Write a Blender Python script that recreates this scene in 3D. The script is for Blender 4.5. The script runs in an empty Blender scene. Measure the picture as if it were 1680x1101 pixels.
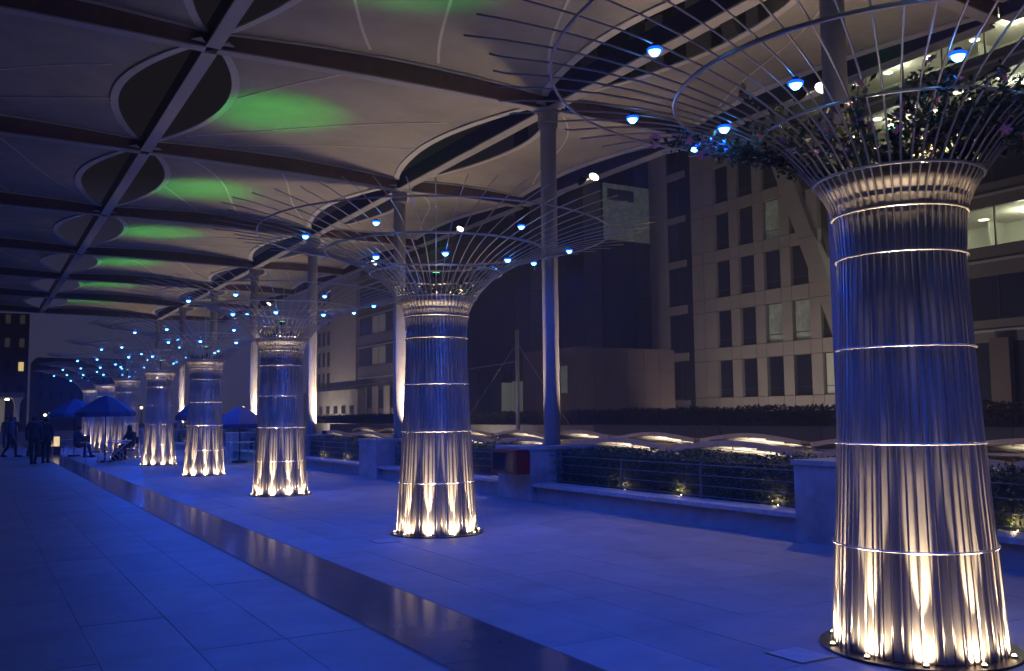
import bpy, bmesh, math, random
from math import sin, cos, pi, radians, sqrt, atan2, hypot
from mathutils import Matrix, Vector, Euler
random.seed(7)
R = random.random
U = random.uniform
scene = bpy.context.scene
COL = scene.collection

# ------------------------------------------------------------------ camera
YAW, PITCH, ROLL, FPX = 0.53244, 0.085868, 0.0105, 1500.0
cam_d = bpy.data.cameras.new('camera'); cam = bpy.data.objects.new('camera', cam_d); COL.objects.link(cam)
fw = Vector((sin(YAW)*cos(PITCH), cos(YAW)*cos(PITCH), sin(PITCH)))
rt = Vector((cos(YAW), -sin(YAW), 0)); up = rt.cross(fw)
r2 = rt*cos(ROLL) - up*sin(ROLL); u2 = rt*sin(ROLL) + up*cos(ROLL)
m = Matrix((( r2.x, u2.x, -fw.x, 0), (r2.y, u2.y, -fw.y, 0), (r2.z, u2.z, -fw.z, 1.6), (0, 0, 0, 1)))
cam.matrix_world = m
cam_d.sensor_width = 36.0; cam_d.lens = FPX/1680*36; cam_d.clip_start = 0.05; cam_d.clip_end = 3000
scene.camera = cam
# ------------------------------------------------------------------ night sky, weak added fill sun, exposure
world = bpy.data.worlds.new('World'); scene.world = world; world.use_nodes = True
wn = world.node_tree; wn.nodes.clear()
out = wn.nodes.new('ShaderNodeOutputWorld')
sky = wn.nodes.new('ShaderNodeTexSky'); sky.sky_type = 'NISHITA'; sky.sun_disc = False
sky.sun_elevation = radians(-4.0); sky.sun_rotation = radians(290)
b1 = wn.nodes.new('ShaderNodeBackground'); b1.inputs['Strength'].default_value = 0.05
wn.links.new(sky.outputs[0], b1.inputs[0])
tc = wn.nodes.new('ShaderNodeTexCoord'); sp = wn.nodes.new('ShaderNodeSeparateXYZ')
wn.links.new(tc.outputs['Generated'], sp.inputs[0])
rp = wn.nodes.new('ShaderNodeValToRGB')
rp.color_ramp.elements[0].position = 0.0; rp.color_ramp.elements[0].color = (0.056, 0.053, 0.085, 1)
rp.color_ramp.elements[1].position = 0.24; rp.color_ramp.elements[1].color = (0.0065, 0.0050, 0.0055, 1)
e = rp.color_ramp.elements.new(0.10); e.color = (0.052, 0.052, 0.125, 1)
wn.links.new(sp.outputs['Z'], rp.inputs[0])
b2 = wn.nodes.new('ShaderNodeBackground'); b2.inputs['Strength'].default_value = 1.0
wn.links.new(rp.outputs[0], b2.inputs[0])
ad = wn.nodes.new('ShaderNodeAddShader'); wn.links.new(b1.outputs[0], ad.inputs[0]); wn.links.new(b2.outputs[0], ad.inputs[1])
wn.links.new(ad.outputs[0], out.inputs[0])
sun_d = bpy.data.lights.new('fill_sun', 'SUN'); sun_d.energy = 0.05; sun_d.angle = radians(12); sun_d.color = (0.95, 0.86, 0.78)  # weak warm sun lamp added as general fill
sun = bpy.data.objects.new('fill_sun', sun_d); COL.objects.link(sun); sun.rotation_euler = (radians(52), 0, radians(-62))
vs = scene.view_settings; vs.view_transform = 'Standard'; vs.look = 'None'; vs.exposure = 0.0; vs.gamma = 1.0; vs.use_curve_mapping = False
cy = scene.cycles
cy.max_bounces = 5; cy.diffuse_bounces = 2; cy.glossy_bounces = 3; cy.transmission_bounces = 3; cy.transparent_max_bounces = 8
cy.sample_clamp_indirect = 3.0; cy.caustics_reflective = False; cy.caustics_refractive = False
cy.use_denoising = True

# light powers in one place
P_BLUE, P_BASE, P_GREEN, P_COL, P_FLOOD = 108.0, 46.0, 400.0, 560.0, 520.0
C_BLUE = (0.004, 0.085, 1.0); C_WARM = (1.0, 0.80, 0.52); C_FLOOD = (1.0, 0.74, 0.50); C_GREEN = (0.02, 1.0, 0.05)

# ------------------------------------------------------------------ helpers
def mat(name, color, rough=0.6, metal=0.0, noise=0.0, nscale=5.0, bump=0.0, bscale=40.0, emit=None, estr=0.0, color2=None, stretch=None, spec=None):
    m = bpy.data.materials.new(name); m.use_nodes = True
    nt = m.node_tree; bs = nt.nodes['Principled BSDF']
    bs.inputs['Base Color'].default_value = (*color, 1); bs.inputs['Roughness'].default_value = rough; bs.inputs['Metallic'].default_value = metal
    if spec is not None: bs.inputs['Specular IOR Level'].default_value = spec
    if emit: bs.inputs['Emission Color'].default_value = (*emit, 1); bs.inputs['Emission Strength'].default_value = estr
    tc = nt.nodes.new('ShaderNodeTexCoord'); mp = nt.nodes.new('ShaderNodeMapping')
    nt.links.new(tc.outputs['Object'], mp.inputs[0])
    if stretch: mp.inputs['Scale'].default_value = stretch
    if noise or color2:
        nz = nt.nodes.new('ShaderNodeTexNoise'); nz.inputs['Scale'].default_value = nscale; nz.inputs['Detail'].default_value = 6; nz.inputs['Roughness'].default_value = 0.6
        nt.links.new(mp.outputs[0], nz.inputs[0])
        c2 = color2 or tuple(c*(1-noise) for c in color); c1 = color if color2 else tuple(min(1, c*(1+noise)) for c in color)
        r = nt.nodes.new('ShaderNodeValToRGB'); r.color_ramp.elements[0].position = 0.32; r.color_ramp.elements[1].position = 0.68
        r.color_ramp.elements[0].color = (*c2, 1); r.color_ramp.elements[1].color = (*c1, 1)
        nt.links.new(nz.outputs[0], r.inputs[0]); nt.links.new(r.outputs[0], bs.inputs['Base Color'])
    if bump:
        n2 = nt.nodes.new('ShaderNodeTexNoise'); n2.inputs['Scale'].default_value = bscale; n2.inputs['Detail'].default_value = 4
        nt.links.new(mp.outputs[0], n2.inputs[0])
        bp = nt.nodes.new('ShaderNodeBump'); bp.inputs['Strength'].default_value = bump; bp.inputs['Distance'].default_value = 0.02
        nt.links.new(n2.outputs[0], bp.inputs['Height']); nt.links.new(bp.outputs[0], bs.inputs['Normal'])
    return m

class MB:
    def __init__(s): s.v = []; s.f = []
    def add(s, vs, fs):
        o = len(s.v); s.v += [tuple(v) for v in vs]; s.f += [tuple(i+o for i in f) for f in fs]; return s
    def box(s, x0, x1, y0, y1, z0, z1):
        return s.add([(x0,y0,z0),(x1,y0,z0),(x1,y1,z0),(x0,y1,z0),(x0,y0,z1),(x1,y0,z1),(x1,y1,z1),(x0,y1,z1)],
                     [(0,3,2,1),(4,5,6,7),(0,1,5,4),(1,2,6,5),(2,3,7,6),(3,0,4,7)])
    def prism(s, a, b):      # two loops of equal length joined
        n = len(a); return s.add(list(a)+list(b), [tuple(range(n))[::-1], tuple(range(n, 2*n))] + [(i, (i+1) % n, n+(i+1) % n, n+i) for i in range(n)])
    def tube(s, pts, rad, n=6, cap=True):
        pts = [Vector(p) for p in pts]; rings = []; prev = None
        for i, p in enumerate(pts):
            d = (pts[min(i+1, len(pts)-1)] - pts[max(i-1, 0)]).normalized()
            if prev is None: prev = d.orthogonal().normalized()
            a = (prev - d*prev.dot(d)).normalized(); b = d.cross(a); prev = a
            rr = rad[i] if isinstance(rad, (list, tuple)) else rad
            rings.append([p + (a*cos(2*pi*k/n) + b*sin(2*pi*k/n))*rr for k in range(n)])
        o = len(s.v)
        for r in rings: s.v += [tuple(q) for q in r]
        for i in range(len(rings)-1):
            for k in range(n):
                s.f.append((o+i*n+k, o+i*n+(k+1) % n, o+(i+1)*n+(k+1) % n, o+(i+1)*n+k))
        if cap:
            s.f.append(tuple(o+k for k in range(n))[::-1]); s.f.append(tuple(o+(len(rings)-1)*n+k for k in range(n)))
        return s
    def torus(s, r, z, t, n=72, k=6, cx=0, cy_=0):
        o = len(s.v)
        for i in range(n):
            a = 2*pi*i/n
            for j in range(k):
                b = 2*pi*j/k; rr = r+t*cos(b); s.v.append((cx+rr*cos(a), cy_+rr*sin(a), z+t*sin(b)))
        for i in range(n):
            for j in range(k):
                s.f.append((o+i*k+j, o+((i+1) % n)*k+j, o+((i+1) % n)*k+(j+1) % k, o+i*k+(j+1) % k))
        return s
    def lathe(s, prof, n=48, close=False, cx=0, cy_=0):
        o = len(s.v); m_ = len(prof)
        for i in range(n):
            a = 2*pi*i/n
            for r, z in prof: s.v.append((cx+r*cos(a), cy_+r*sin(a), z))
        for i in range(n):
            for j in range(m_-1 if not close else m_):
                s.f.append((o+i*m_+j, o+((i+1) % n)*m_+j, o+((i+1) % n)*m_+(j+1) % m_, o+i*m_+(j+1) % m_))
        return s
    def mesh(s, name, mats, smooth=False, bevel=0):
        me = bpy.data.meshes.new(name); me.from_pydata(s.v, [], s.f)
        for m_ in (mats if isinstance(mats, (list, tuple)) else [mats]): me.materials.append(m_)
        if bevel:
            bm = bmesh.new(); bm.from_mesh(me); bmesh.ops.remove_doubles(bm, verts=bm.verts, dist=1e-5)
            bmesh.ops.bevel(bm, geom=bm.edges[:], offset=bevel, segments=1, affect='EDGES'); bm.to_mesh(me); bm.free()
        me.polygons.foreach_set('use_smooth', [smooth]*len(me.polygons)); me.update()
        return me

def ob(name, me, parent=None, loc=(0,0,0), rot=(0,0,0), kind=None):
    o = bpy.data.objects.new(name, me); COL.objects.link(o); o.location = loc; o.rotation_euler = rot
    if parent: o.parent = parent
    if kind: o['kind'] = kind
    return o
def tag(o, label, cat, group=None):
    o['label'] = label; o['category'] = cat
    if group: o['group'] = group
    return o
def thing(name, label, cat, group=None, loc=(0,0,0), rot=(0,0,0)):
    return tag(ob(name, None, None, loc, rot), label, cat, group)
def light(kind, name, loc, energy, color, parent=None, size=0.03, spot=None, blend=0.4, aim=None):
    d = bpy.data.lights.new(name, kind); d.energy = energy; d.color = color; d.shadow_soft_size = size
    if spot: d.spot_size = radians(spot); d.spot_blend = blend
    o = bpy.data.objects.new(name, d); COL.objects.link(o); o.location = loc
    if aim is not None: o.rotation_euler = Vector(aim).to_track_quat('-Z', 'Y').to_euler()
    if parent: o.parent = parent
    return o
def lerp(a, b, t): return a+(b-a)*t
def on_screen(x, y, z):
    v = Vector((x, y, z-1.6)); d = v.dot(fw)
    if d < 0.3: return None
    return 840+FPX*v.dot(r2)/d, 550.5-FPX*v.dot(u2)/d, d
ORD = ['first', 'second', 'third', 'fourth', 'fifth', 'sixth', 'seventh', 'eighth', 'ninth', 'tenth']

# ------------------------------------------------------------------ materials
M = {}
M['steel'] = mat('brushed_steel', (0.60, 0.53, 0.48), 0.46, 0.66, noise=0.28, nscale=2.2, stretch=(5, 5, 0.7), bump=0.12, bscale=3.5)
M['rod'] = mat('polished_rod', (0.68, 0.60, 0.54), 0.33, 0.85)
M['hoop'] = mat('hoop_steel', (0.70, 0.62, 0.56), 0.3, 0.7)
M['plate'] = mat('base_plate', (0.20, 0.18, 0.17), 0.35, 1.0)
M['housing'] = mat('lamp_housing', (0.05, 0.05, 0.06), 0.4, 0.6)
M['blue_lens'] = mat('blue_led_lens', (0.2, 0.4, 1), 0.3, emit=(0.10, 0.44, 1.0), estr=22.0)
M['blue_halo'] = mat('blue_halo_glow', (0.1, 0.2, 1), 0.3, emit=(0.004, 0.09, 1.0), estr=2.0)  # self-glowing deep blue, imitates the halo of light around the lens
M['warm_lens'] = mat('warm_lens', (1, 0.9, 0.7), 0.3, emit=(1.0, 0.78, 0.42), estr=9.0)
M['flood_lens'] = mat('flood_lens', (1, 0.95, 0.85), 0.3, emit=(1.0, 0.90, 0.70), estr=10.0)
M['green_lens'] = mat('green_lens', (0.2, 1, 0.3), 0.3, emit=(0.15, 1.0, 0.35), estr=5.0)
M['red_lens'] = mat('red_lens', (1, 0.1, 0.1), 0.3, emit=(1.0, 0.03, 0.05), estr=1.5)
M['fabric'] = mat('canopy_fabric', (0.52, 0.485, 0.40), 0.8, noise=0.16, nscale=0.9, bump=0.25, bscale=2.2)
M['seam'] = mat('weld_seam', (0.92, 0.88, 0.78), 0.5)
M['band'] = mat('canopy_edge_band', (0.80, 0.77, 0.72), 0.6)
M['web'] = mat('beam_web_paint', (0.25, 0.165, 0.135), 0.5, noise=0.15)
M['web_unlit'] = mat('beam_unlit_side', (0.06, 0.06, 0.09), 0.5)  # shade of the unlit beam sides put into the base colour
M['flange'] = mat('beam_flange_paint', (0.60, 0.57, 0.54), 0.5)
M['column'] = mat('column_paint', (0.38, 0.37, 0.37), 0.42, noise=0.05)
M['marble'] = mat('veined_marble', (0.50, 0.48, 0.47), 0.35, color2=(0.24, 0.24, 0.25), nscale=2.2, bump=0.05)
M['wall'] = mat('parapet_render', (0.34, 0.33, 0.34), 0.6, noise=0.15, nscale=3, bump=0.1)
M['coping'] = mat('coping_stone', (0.48, 0.45, 0.43), 0.5, noise=0.2, nscale=12)
M['rail'] = mat('rail_steel', (0.20, 0.20, 0.23), 0.35, 0.8)
M['leaf'] = mat('hedge_leaf', (0.055, 0.085, 0.030), 0.55, noise=0.5, nscale=12)
M['leafdark'] = mat('dark_leaf', (0.03, 0.035, 0.022), 0.7, noise=0.4, nscale=9)
M['leafp'] = mat('planter_leaf', (0.07, 0.09, 0.035), 0.45, noise=0.5, nscale=14)
M['twig'] = mat('twig', (0.07, 0.05, 0.035), 0.8)
M['pink'] = mat('pink_petal', (0.85, 0.34, 0.38), 0.5)
M['lilac'] = mat('lilac_petal', (0.55, 0.25, 0.62), 0.5)
M['soil'] = mat('soil', (0.03, 0.022, 0.016), 0.9, bump=0.3)
M['red'] = mat('red_paint', (0.22, 0.008, 0.010), 0.35)
M['dglass'] = mat('dark_glass', (0.02, 0.022, 0.03), 0.08)
M['cladding'] = mat('stone_cladding', (0.37, 0.33, 0.30), 0.7, noise=0.10, nscale=0.6, bump=0.1)
M['cladjoint'] = mat('cladding_joint', (0.07, 0.055, 0.05), 0.9)
M['winframe'] = mat('window_frame', (0.05, 0.05, 0.055), 0.4)
M['pane'] = mat('window_pane', (0.016, 0.018, 0.026), 0.12)
M['brown'] = mat('brown_stone', (0.12, 0.09, 0.085), 0.75, noise=0.12, nscale=0.4)
M['concrete'] = mat('pale_concrete', (0.42, 0.38, 0.35), 0.8, color2=(0.25, 0.23, 0.22), nscale=0.5)
M['darkclad'] = mat('dark_cladding', (0.10, 0.10, 0.11), 0.6, noise=0.15, nscale=0.5)
M['spandrel'] = mat('spandrel_panel', (0.16, 0.14, 0.13), 0.5)
M['trim'] = mat('metal_trim', (0.45, 0.42, 0.42), 0.4, 0.3)
M['room'] = mat('office_room', (0.62, 0.62, 0.52), 0.8)
M['ceiling'] = mat('office_ceiling', (0.55, 0.52, 0.45), 0.8)
M['blind'] = mat('lit_blind', (0.5, 0.52, 0.42), 0.8, emit=(0.75, 0.78, 0.55), estr=0.07)
M['dimroom'] = mat('dim_lit_room', (0.3, 0.32, 0.26), 0.8, emit=(0.55, 0.66, 0.50), estr=0.05, noise=0.5, nscale=1.5)
M['white_fabric'] = mat('white_tensile_fabric', (0.80, 0.76, 0.68), 0.7)
M['roof_tan'] = mat('canopy_top_tan', (0.55, 0.47, 0.40), 0.7, noise=0.1)
M['ground'] = mat('ground', (0.05, 0.048, 0.045), 0.9, noise=0.2, nscale=0.2)
M['wood'] = mat('dark_table', (0.06, 0.05, 0.05), 0.5)
M['metalwhite'] = mat('painted_table_metal', (0.55, 0.55, 0.60), 0.45)
M['pblue'] = mat('parasol_blue', (0.035, 0.055, 0.13), 0.8, noise=0.3, nscale=9)
M['pdark'] = mat('parasol_dark_stripe', (0.04, 0.055, 0.16), 0.8)
M['skin'] = mat('skin', (0.35, 0.22, 0.16), 0.6)
M['hair'] = mat('hair', (0.012, 0.01, 0.01), 0.5)
M['navycloth'] = mat('navy_cloth', (0.03, 0.035, 0.06), 0.9)
M['blackcloth'] = mat('black_cloth', (0.018, 0.018, 0.022), 0.9)
M['greycloth'] = mat('grey_cloth', (0.10, 0.10, 0.12), 0.9)
M['farlamp'] = mat('far_lamp_glow', (1, 0.85, 0.6), 0.5, emit=(1.0, 0.75, 0.45), estr=4.0)
M['yellowwin'] = mat('lit_yellow_window', (1, 0.85, 0.4), 0.5, emit=(1.0, 0.75, 0.30), estr=0.9)
M['palewin'] = mat('faint_lit_window', (0.3, 0.3, 0.25), 0.5, emit=(0.6, 0.5, 0.38), estr=0.045)

def thin_glass():
    m_ = bpy.data.materials.new('thin_glass'); m_.use_nodes = True; nt = m_.node_tree; nt.nodes.clear()
    o = nt.nodes.new('ShaderNodeOutputMaterial'); t = nt.nodes.new('ShaderNodeBsdfTransparent'); t.inputs[0].default_value = (0.78, 0.82, 0.80, 1)
    g = nt.nodes.new('ShaderNodeBsdfGlossy'); g.inputs['Roughness'].default_value = 0.03; mx = nt.nodes.new('ShaderNodeMixShader'); mx.inputs[0].default_value = 0.10
    nt.links.new(t.outputs[0], mx.inputs[1]); nt.links.new(g.outputs[0], mx.inputs[2]); nt.links.new(mx.outputs[0], o.inputs[0]); return m_
M['glass'] = thin_glass()

def slab_mat(name, c1, c2, rough, tx, ty, x0):
    m_ = bpy.data.materials.new(name); m_.use_nodes = True; nt = m_.node_tree; bs = nt.nodes['Principled BSDF']
    g = nt.nodes.new('ShaderNodeNewGeometry')
    sb = nt.nodes.new('ShaderNodeVectorMath'); sb.operation = 'SUBTRACT'; sb.inputs[1].default_value = (x0, -2.0, 0)
    sn = nt.nodes.new('ShaderNodeVectorMath'); sn.operation = 'SNAP'; sn.inputs[1].default_value = (tx, ty, 50)
    wnz = nt.nodes.new('ShaderNodeTexWhiteNoise')
    nt.links.new(g.outputs['Position'], sb.inputs[0]); nt.links.new(sb.outputs[0], sn.inputs[0]); nt.links.new(sn.outputs[0], wnz.inputs[0])
    nz = nt.nodes.new('ShaderNodeTexNoise'); nz.inputs['Scale'].default_value = 1.6; nz.inputs['Detail'].default_value = 8; nz.inputs['Roughness'].default_value = 0.65
    nt.links.new(g.outputs['Position'], nz.inputs[0])
    ma = nt.nodes.new('ShaderNodeMath'); ma.operation = 'MULTIPLY_ADD'; ma.inputs[1].default_value = 0.22
    nt.links.new(wnz.outputs[0], ma.inputs[0]); nt.links.new(nz.outputs[0], ma.inputs[2])
    r = nt.nodes.new('ShaderNodeValToRGB'); r.color_ramp.elements[0].position = 0.35; r.color_ramp.elements[1].position = 0.85
    r.color_ramp.elements[0].color = (*c2, 1); r.color_ramp.elements[1].color = (*c1, 1)
    nt.links.new(ma.outputs[0], r.inputs[0]); nt.links.new(r.outputs[0], bs.inputs['Base Color'])
    n3 = nt.nodes.new('ShaderNodeTexNoise'); n3.inputs['Scale'].default_value = 3.0; n3.inputs['Detail'].default_value = 6
    nt.links.new(g.outputs['Position'], n3.inputs[0])
    mr = nt.nodes.new('ShaderNodeMapRange'); mr.inputs[3].default_value = rough*0.8; mr.inputs[4].default_value = rough*1.25
    nt.links.new(n3.outputs[0], mr.inputs[0]); nt.links.new(mr.outputs[0], bs.inputs['Roughness'])
    return m_
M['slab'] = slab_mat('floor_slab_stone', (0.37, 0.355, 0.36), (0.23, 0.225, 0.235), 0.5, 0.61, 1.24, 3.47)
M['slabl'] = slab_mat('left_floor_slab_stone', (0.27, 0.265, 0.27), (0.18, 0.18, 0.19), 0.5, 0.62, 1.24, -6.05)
M['granite'] = slab_mat('polished_granite', (0.20, 0.17, 0.17), (0.13, 0.115, 0.12), 0.13, 0.8, 1.24, 2.66)
M['joint'] = mat('slab_joint', (0.17, 0.165, 0.17), 0.8)

# ================================================================== SETTING
ground = ob('ground', MB().add([(-900,-900,-3.2),(900,-900,-3.2),(900,900,-3.2),(-900,900,-3.2)], [(0,1,2,3)]).mesh('ground', M['ground']), kind='structure')
# terrace floor body with the slabs on it
FEND = 66.0
floor = ob('terrace_floor', MB().box(-12, 9.6, -6, FEND, -0.6, -0.0035).mesh('terrace_floor', M['joint']), kind='structure')
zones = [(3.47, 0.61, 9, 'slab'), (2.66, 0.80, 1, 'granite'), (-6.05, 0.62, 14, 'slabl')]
cells = []
for x0, w, n, mn in zones:
    for i in range(n):
        for j in range(int((FEND+2)/1.24)):
            x = x0+i*w; y = -2.0+j*1.24
            s = on_screen(x+w/2, y+0.62, 0)
            vis = s and -120 < s[0] < 1800 and s[1] < 1200
            cells.append((s[2] if vis else 999+R(), x, y, w, mn))
cells.sort()
smesh = {}
for mn, w in (('slab', 0.61), ('granite', 0.80), ('slabl', 0.62)):
    smesh[mn] = MB().box(0.0018, w-0.0018, 0.0018, 1.2382, -0.03, 0.0).mesh('paving_slab', M[mn], bevel=0.0022)
rest = {k: MB() for k in smesh}
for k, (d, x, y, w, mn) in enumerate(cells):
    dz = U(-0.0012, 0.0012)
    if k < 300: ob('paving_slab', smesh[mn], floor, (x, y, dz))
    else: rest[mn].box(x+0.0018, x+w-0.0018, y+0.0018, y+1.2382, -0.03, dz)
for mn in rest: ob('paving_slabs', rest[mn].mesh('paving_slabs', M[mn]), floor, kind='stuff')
# access covers let into the floor
for n, (x, y, lab) in enumerate([(4.60, 4.22, 'small pale square access cover in floor beside nearest steel tree'), (4.45, 10.9, 'small pale access cover in floor left of second steel tree')]):
    t = thing('access_cover', lab, 'floor cover', 'pale access covers in the floor', (x, y, 0.002))
    ob('cover_plate', MB().box(0, 0.28, 0, 0.30, 0, 0.006).mesh('cover_plate', M['coping'], bevel=0.002), t)
    ob('cover_rim', MB().box(-0.012, 0.292, -0.012, 0.312, 0, 0.003).mesh('cover_rim', M['plate']), t)

# ================================================================== CANOPY
K = 0.98
YC = [0.7*K, 8.21*K, 15.43*K, 23.03*K, 30.54*K, 38.18*K, 45.6*K, 53.4*K, 61.2*K]
YN = [0.9*K, 8.35*K, 15.93*K, 23.05*K, 30.93*K, 38.76*K, 46.2*K, 53.6*K, 61.44*K]
XL, XN, XC, XO = -3.3, 3.30, 9.80, 13.72
ZL, ZN, ZC, ZO = 7.96, 7.96, 7.80, 7.78
def rowY(row, i): return {'L': YN[i], 'N': YN[i], 'C': YC[i], 'O': YC[i]+0.05}[row]
ROW = {'L': (XL, ZL), 'N': (XN, ZN), 'C': (XC, ZC), 'O': (XO, ZO)}
HALF = {'L': 0.85, 'N': 0.92, 'C': 1.0, 'O': 0.38}
def fab(ra, rb, i, u, v):
    xa, za = ROW[ra]; xb, zb = ROW[rb]
    sv = sin(pi*min(max(v, 0), 1))**0.8 if 0 < v < 1 else 0
    x0 = xa + 0.14 + HALF[ra]*sv*(1.15 if ra == 'C' else 1)
    x1 = xb - 0.14 - (HALF[rb]*sv*(0.65 if rb == 'C' else 1))
    x = lerp(x0, x1, u); uu = (x-xa)/(xb-xa)
    ya = lerp(rowY(ra, i), rowY(rb, i), uu)+0.13; yb = lerp(rowY(ra, i+1), rowY(rb, i+1), uu)-0.13
    y = lerp(ya, yb, v)
    zn = lerp(za, zb, uu); s = sin(pi*uu); span = (xb-xa)/6.5
    z = zn + 0.05 + (0.06 + 0.26*v*v)*s*span*0.45 + 0.12*v*v + 0.13*sin(pi*v)*s
    return Vector((x, y, z))
bay_names = {('L','N'): 'left', ('N','C'): 'middle', ('C','O'): 'outer'}
canopy = thing('tensile_canopy', 'pale tensile fabric canopy roof on brown steel beams with leaf-shaped openings over the terrace', 'canopy')
def ribbon(f, w, t, n=28):
    """flat strip of width w hung t under the path f(s) (f gives point and sideways direction)"""
    mb = MB(); L = []
    for k in range(n+1):
        p, d = f(k/n); d = d.normalized()*w/2
        L.append((p-d-Vector((0,0,0.012)), p+d-Vector((0,0,0.012)), p+d-Vector((0,0,0.012+t)), p-d-Vector((0,0,0.012+t))))
    o = 0
    for q in L: mb.v += [tuple(x) for x in q]
    for k in range(n):
        a = 4*k; b = a+4
        for j in range(4): mb.f.append((a+j, a+(j+1) % 4, b+(j+1) % 4, b+j))
    return mb
for i in range(8):
    for ra, rb in (('L','N'), ('N','C'), ('C','O')):
        mb = MB(); nu, nv = 26, 22
        for a in range(nu+1):
            for b in range(nv+1): mb.v.append(tuple(fab(ra, rb, i, a/nu, b/nv)))
        for a in range(nu):
            for b in range(nv): mb.f.append((a*(nv+1)+b, a*(nv+1)+b+1, (a+1)*(nv+1)+b+1, (a+1)*(nv+1)+b))
        p = ob('fabric_panel', mb.mesh('fabric_panel', M['fabric'], True), canopy)
        for u in (0, 1):
            def f(s, u=u):
                q = fab(ra, rb, i, u, s); q2 = fab(ra, rb, i, abs(u-0.02), s); return q, q2-q
            ob('edge_band', ribbon(f, 0.15, 0.03).mesh('edge_band', M['band']), p)
        for v in (0, 1):
            def f(s, v=v):
                q = fab(ra, rb, i, s, v); q2 = fab(ra, rb, i, s, abs(v-0.02)); return q, q2-q
            ob('edge_band', ribbon(f, 0.07, 0.03).mesh('edge_band', M['band']), p)
        # welded seams fanning over the panel
        if (i % 2) == 0: seams = [((0.02, 0.42), (0.38, 0.04)), ((0.05, 0.90), (0.92, 0.30)), ((0.25, 0.97), (0.98, 0.62))]
        else: seams = [((0.12, 0.05), (0.62, 0.97)), ((0.02, 0.55), (0.40, 0.97)), ((0.50, 0.03), (0.97, 0.86))]
        if ra == 'C': seams = [((0.10, 0.06), (0.95, 0.82))]
        for (u0, v0), (u1, v1) in seams:
            def f(s):
                q = fab(ra, rb, i, lerp(u0, u1, s), lerp(v0, v1, s)); q2 = fab(ra, rb, i, lerp(u0, u1, s)+0.01*(v0-v1), lerp(v0, v1, s)+0.01*(u1-u0)); return q, q2-q
            ob('seam', ribbon(f, 0.055, 0.003, 20).mesh('seam', M['seam']), p)
# cross beams: deep brown web that swells between the nodes, pale bottom flange
def cross_beam(ra, rb, i):
    xa, za = ROW[ra]; xb, zb = ROW[rb]; n = 20; web = MB(); fl = MB(); A = []; B = []
    for k in range(n+1):
        u = k/n; x = lerp(xa+0.1, xb-0.1, u); y = lerp(rowY(ra, i), rowY(rb, i), u); z = lerp(za, zb, u)-0.10+0.03*sin(pi*u); h = 0.25+0.09*sin(pi*u)*min(1, (xb-xa)/6.5)
        A.append([(x, y-0.07, z), (x, y+0.07, z), (x, y+0.07, z+h), (x, y-0.07, z+h)])
        B.append([(x, y-0.11, z-0.03), (x, y+0.11, z-0.03), (x, y+0.11, z-0.002), (x, y-0.11, z-0.002)])
    for L, mb in ((A, web), (B, fl)):
        for q in L: mb.v += q
        for k in range(n):
            a = 4*k; b = a+4
            for j in range(4): mb.f.append((a+j, b+j, b+(j+1) % 4, a+(j+1) % 4))
        mb.f += [(0,1,2,3), (4*n+3, 4*n+2, 4*n+1, 4*n)]
    w = ob('cross_beam', web.mesh('cross_beam', M['web']), canopy)
    ob('bottom_flange', fl.mesh('bottom_flange', M['flange']), w)
for i in range(9):
    for ra, rb in (('L','N'), ('N','C'), ('C','O')): cross_beam(ra, rb, i)
for i in range(8):
    for r in 'LNCO':
        x, z = ROW[r]; y0, y1 = rowY(r, i), rowY(r, i+1); xw = x+(0.08 if r != 'O' else 0.1)
        w = ob('long_beam', MB().box(x-0.09, x+0.05, y0+0.08, y1-0.08, z-0.09, z+0.30).mesh('long_beam', M['web_unlit']), canopy)
        ob('bottom_flange', MB().box(x-0.12, x+0.13, y0+0.13, y1-0.13, z-0.125, z-0.092).mesh('bottom_flange', M['flange']), w)
    for r in 'NC':       # gusset plates where bands meet the beams
        x, z = ROW[r]; y = rowY(r, i)
        for sx in (-1, 1):
            for sy in (-1, 1):
                g = MB().prism([(x+sx*0.12, y+sy*0.12, z-0.06), (x+sx*0.36, y+sy*0.12, z-0.04), (x+sx*0.22, y+sy*0.28, z-0.04)], [(x+sx*0.12, y+sy*0.12, z-0.04), (x+sx*0.36, y+sy*0.12, z-0.02), (x+sx*0.22, y+sy*0.28, z-0.02)])
                ob('gusset_plate', g.mesh('gusset_plate', M['flange']), canopy)

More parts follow.
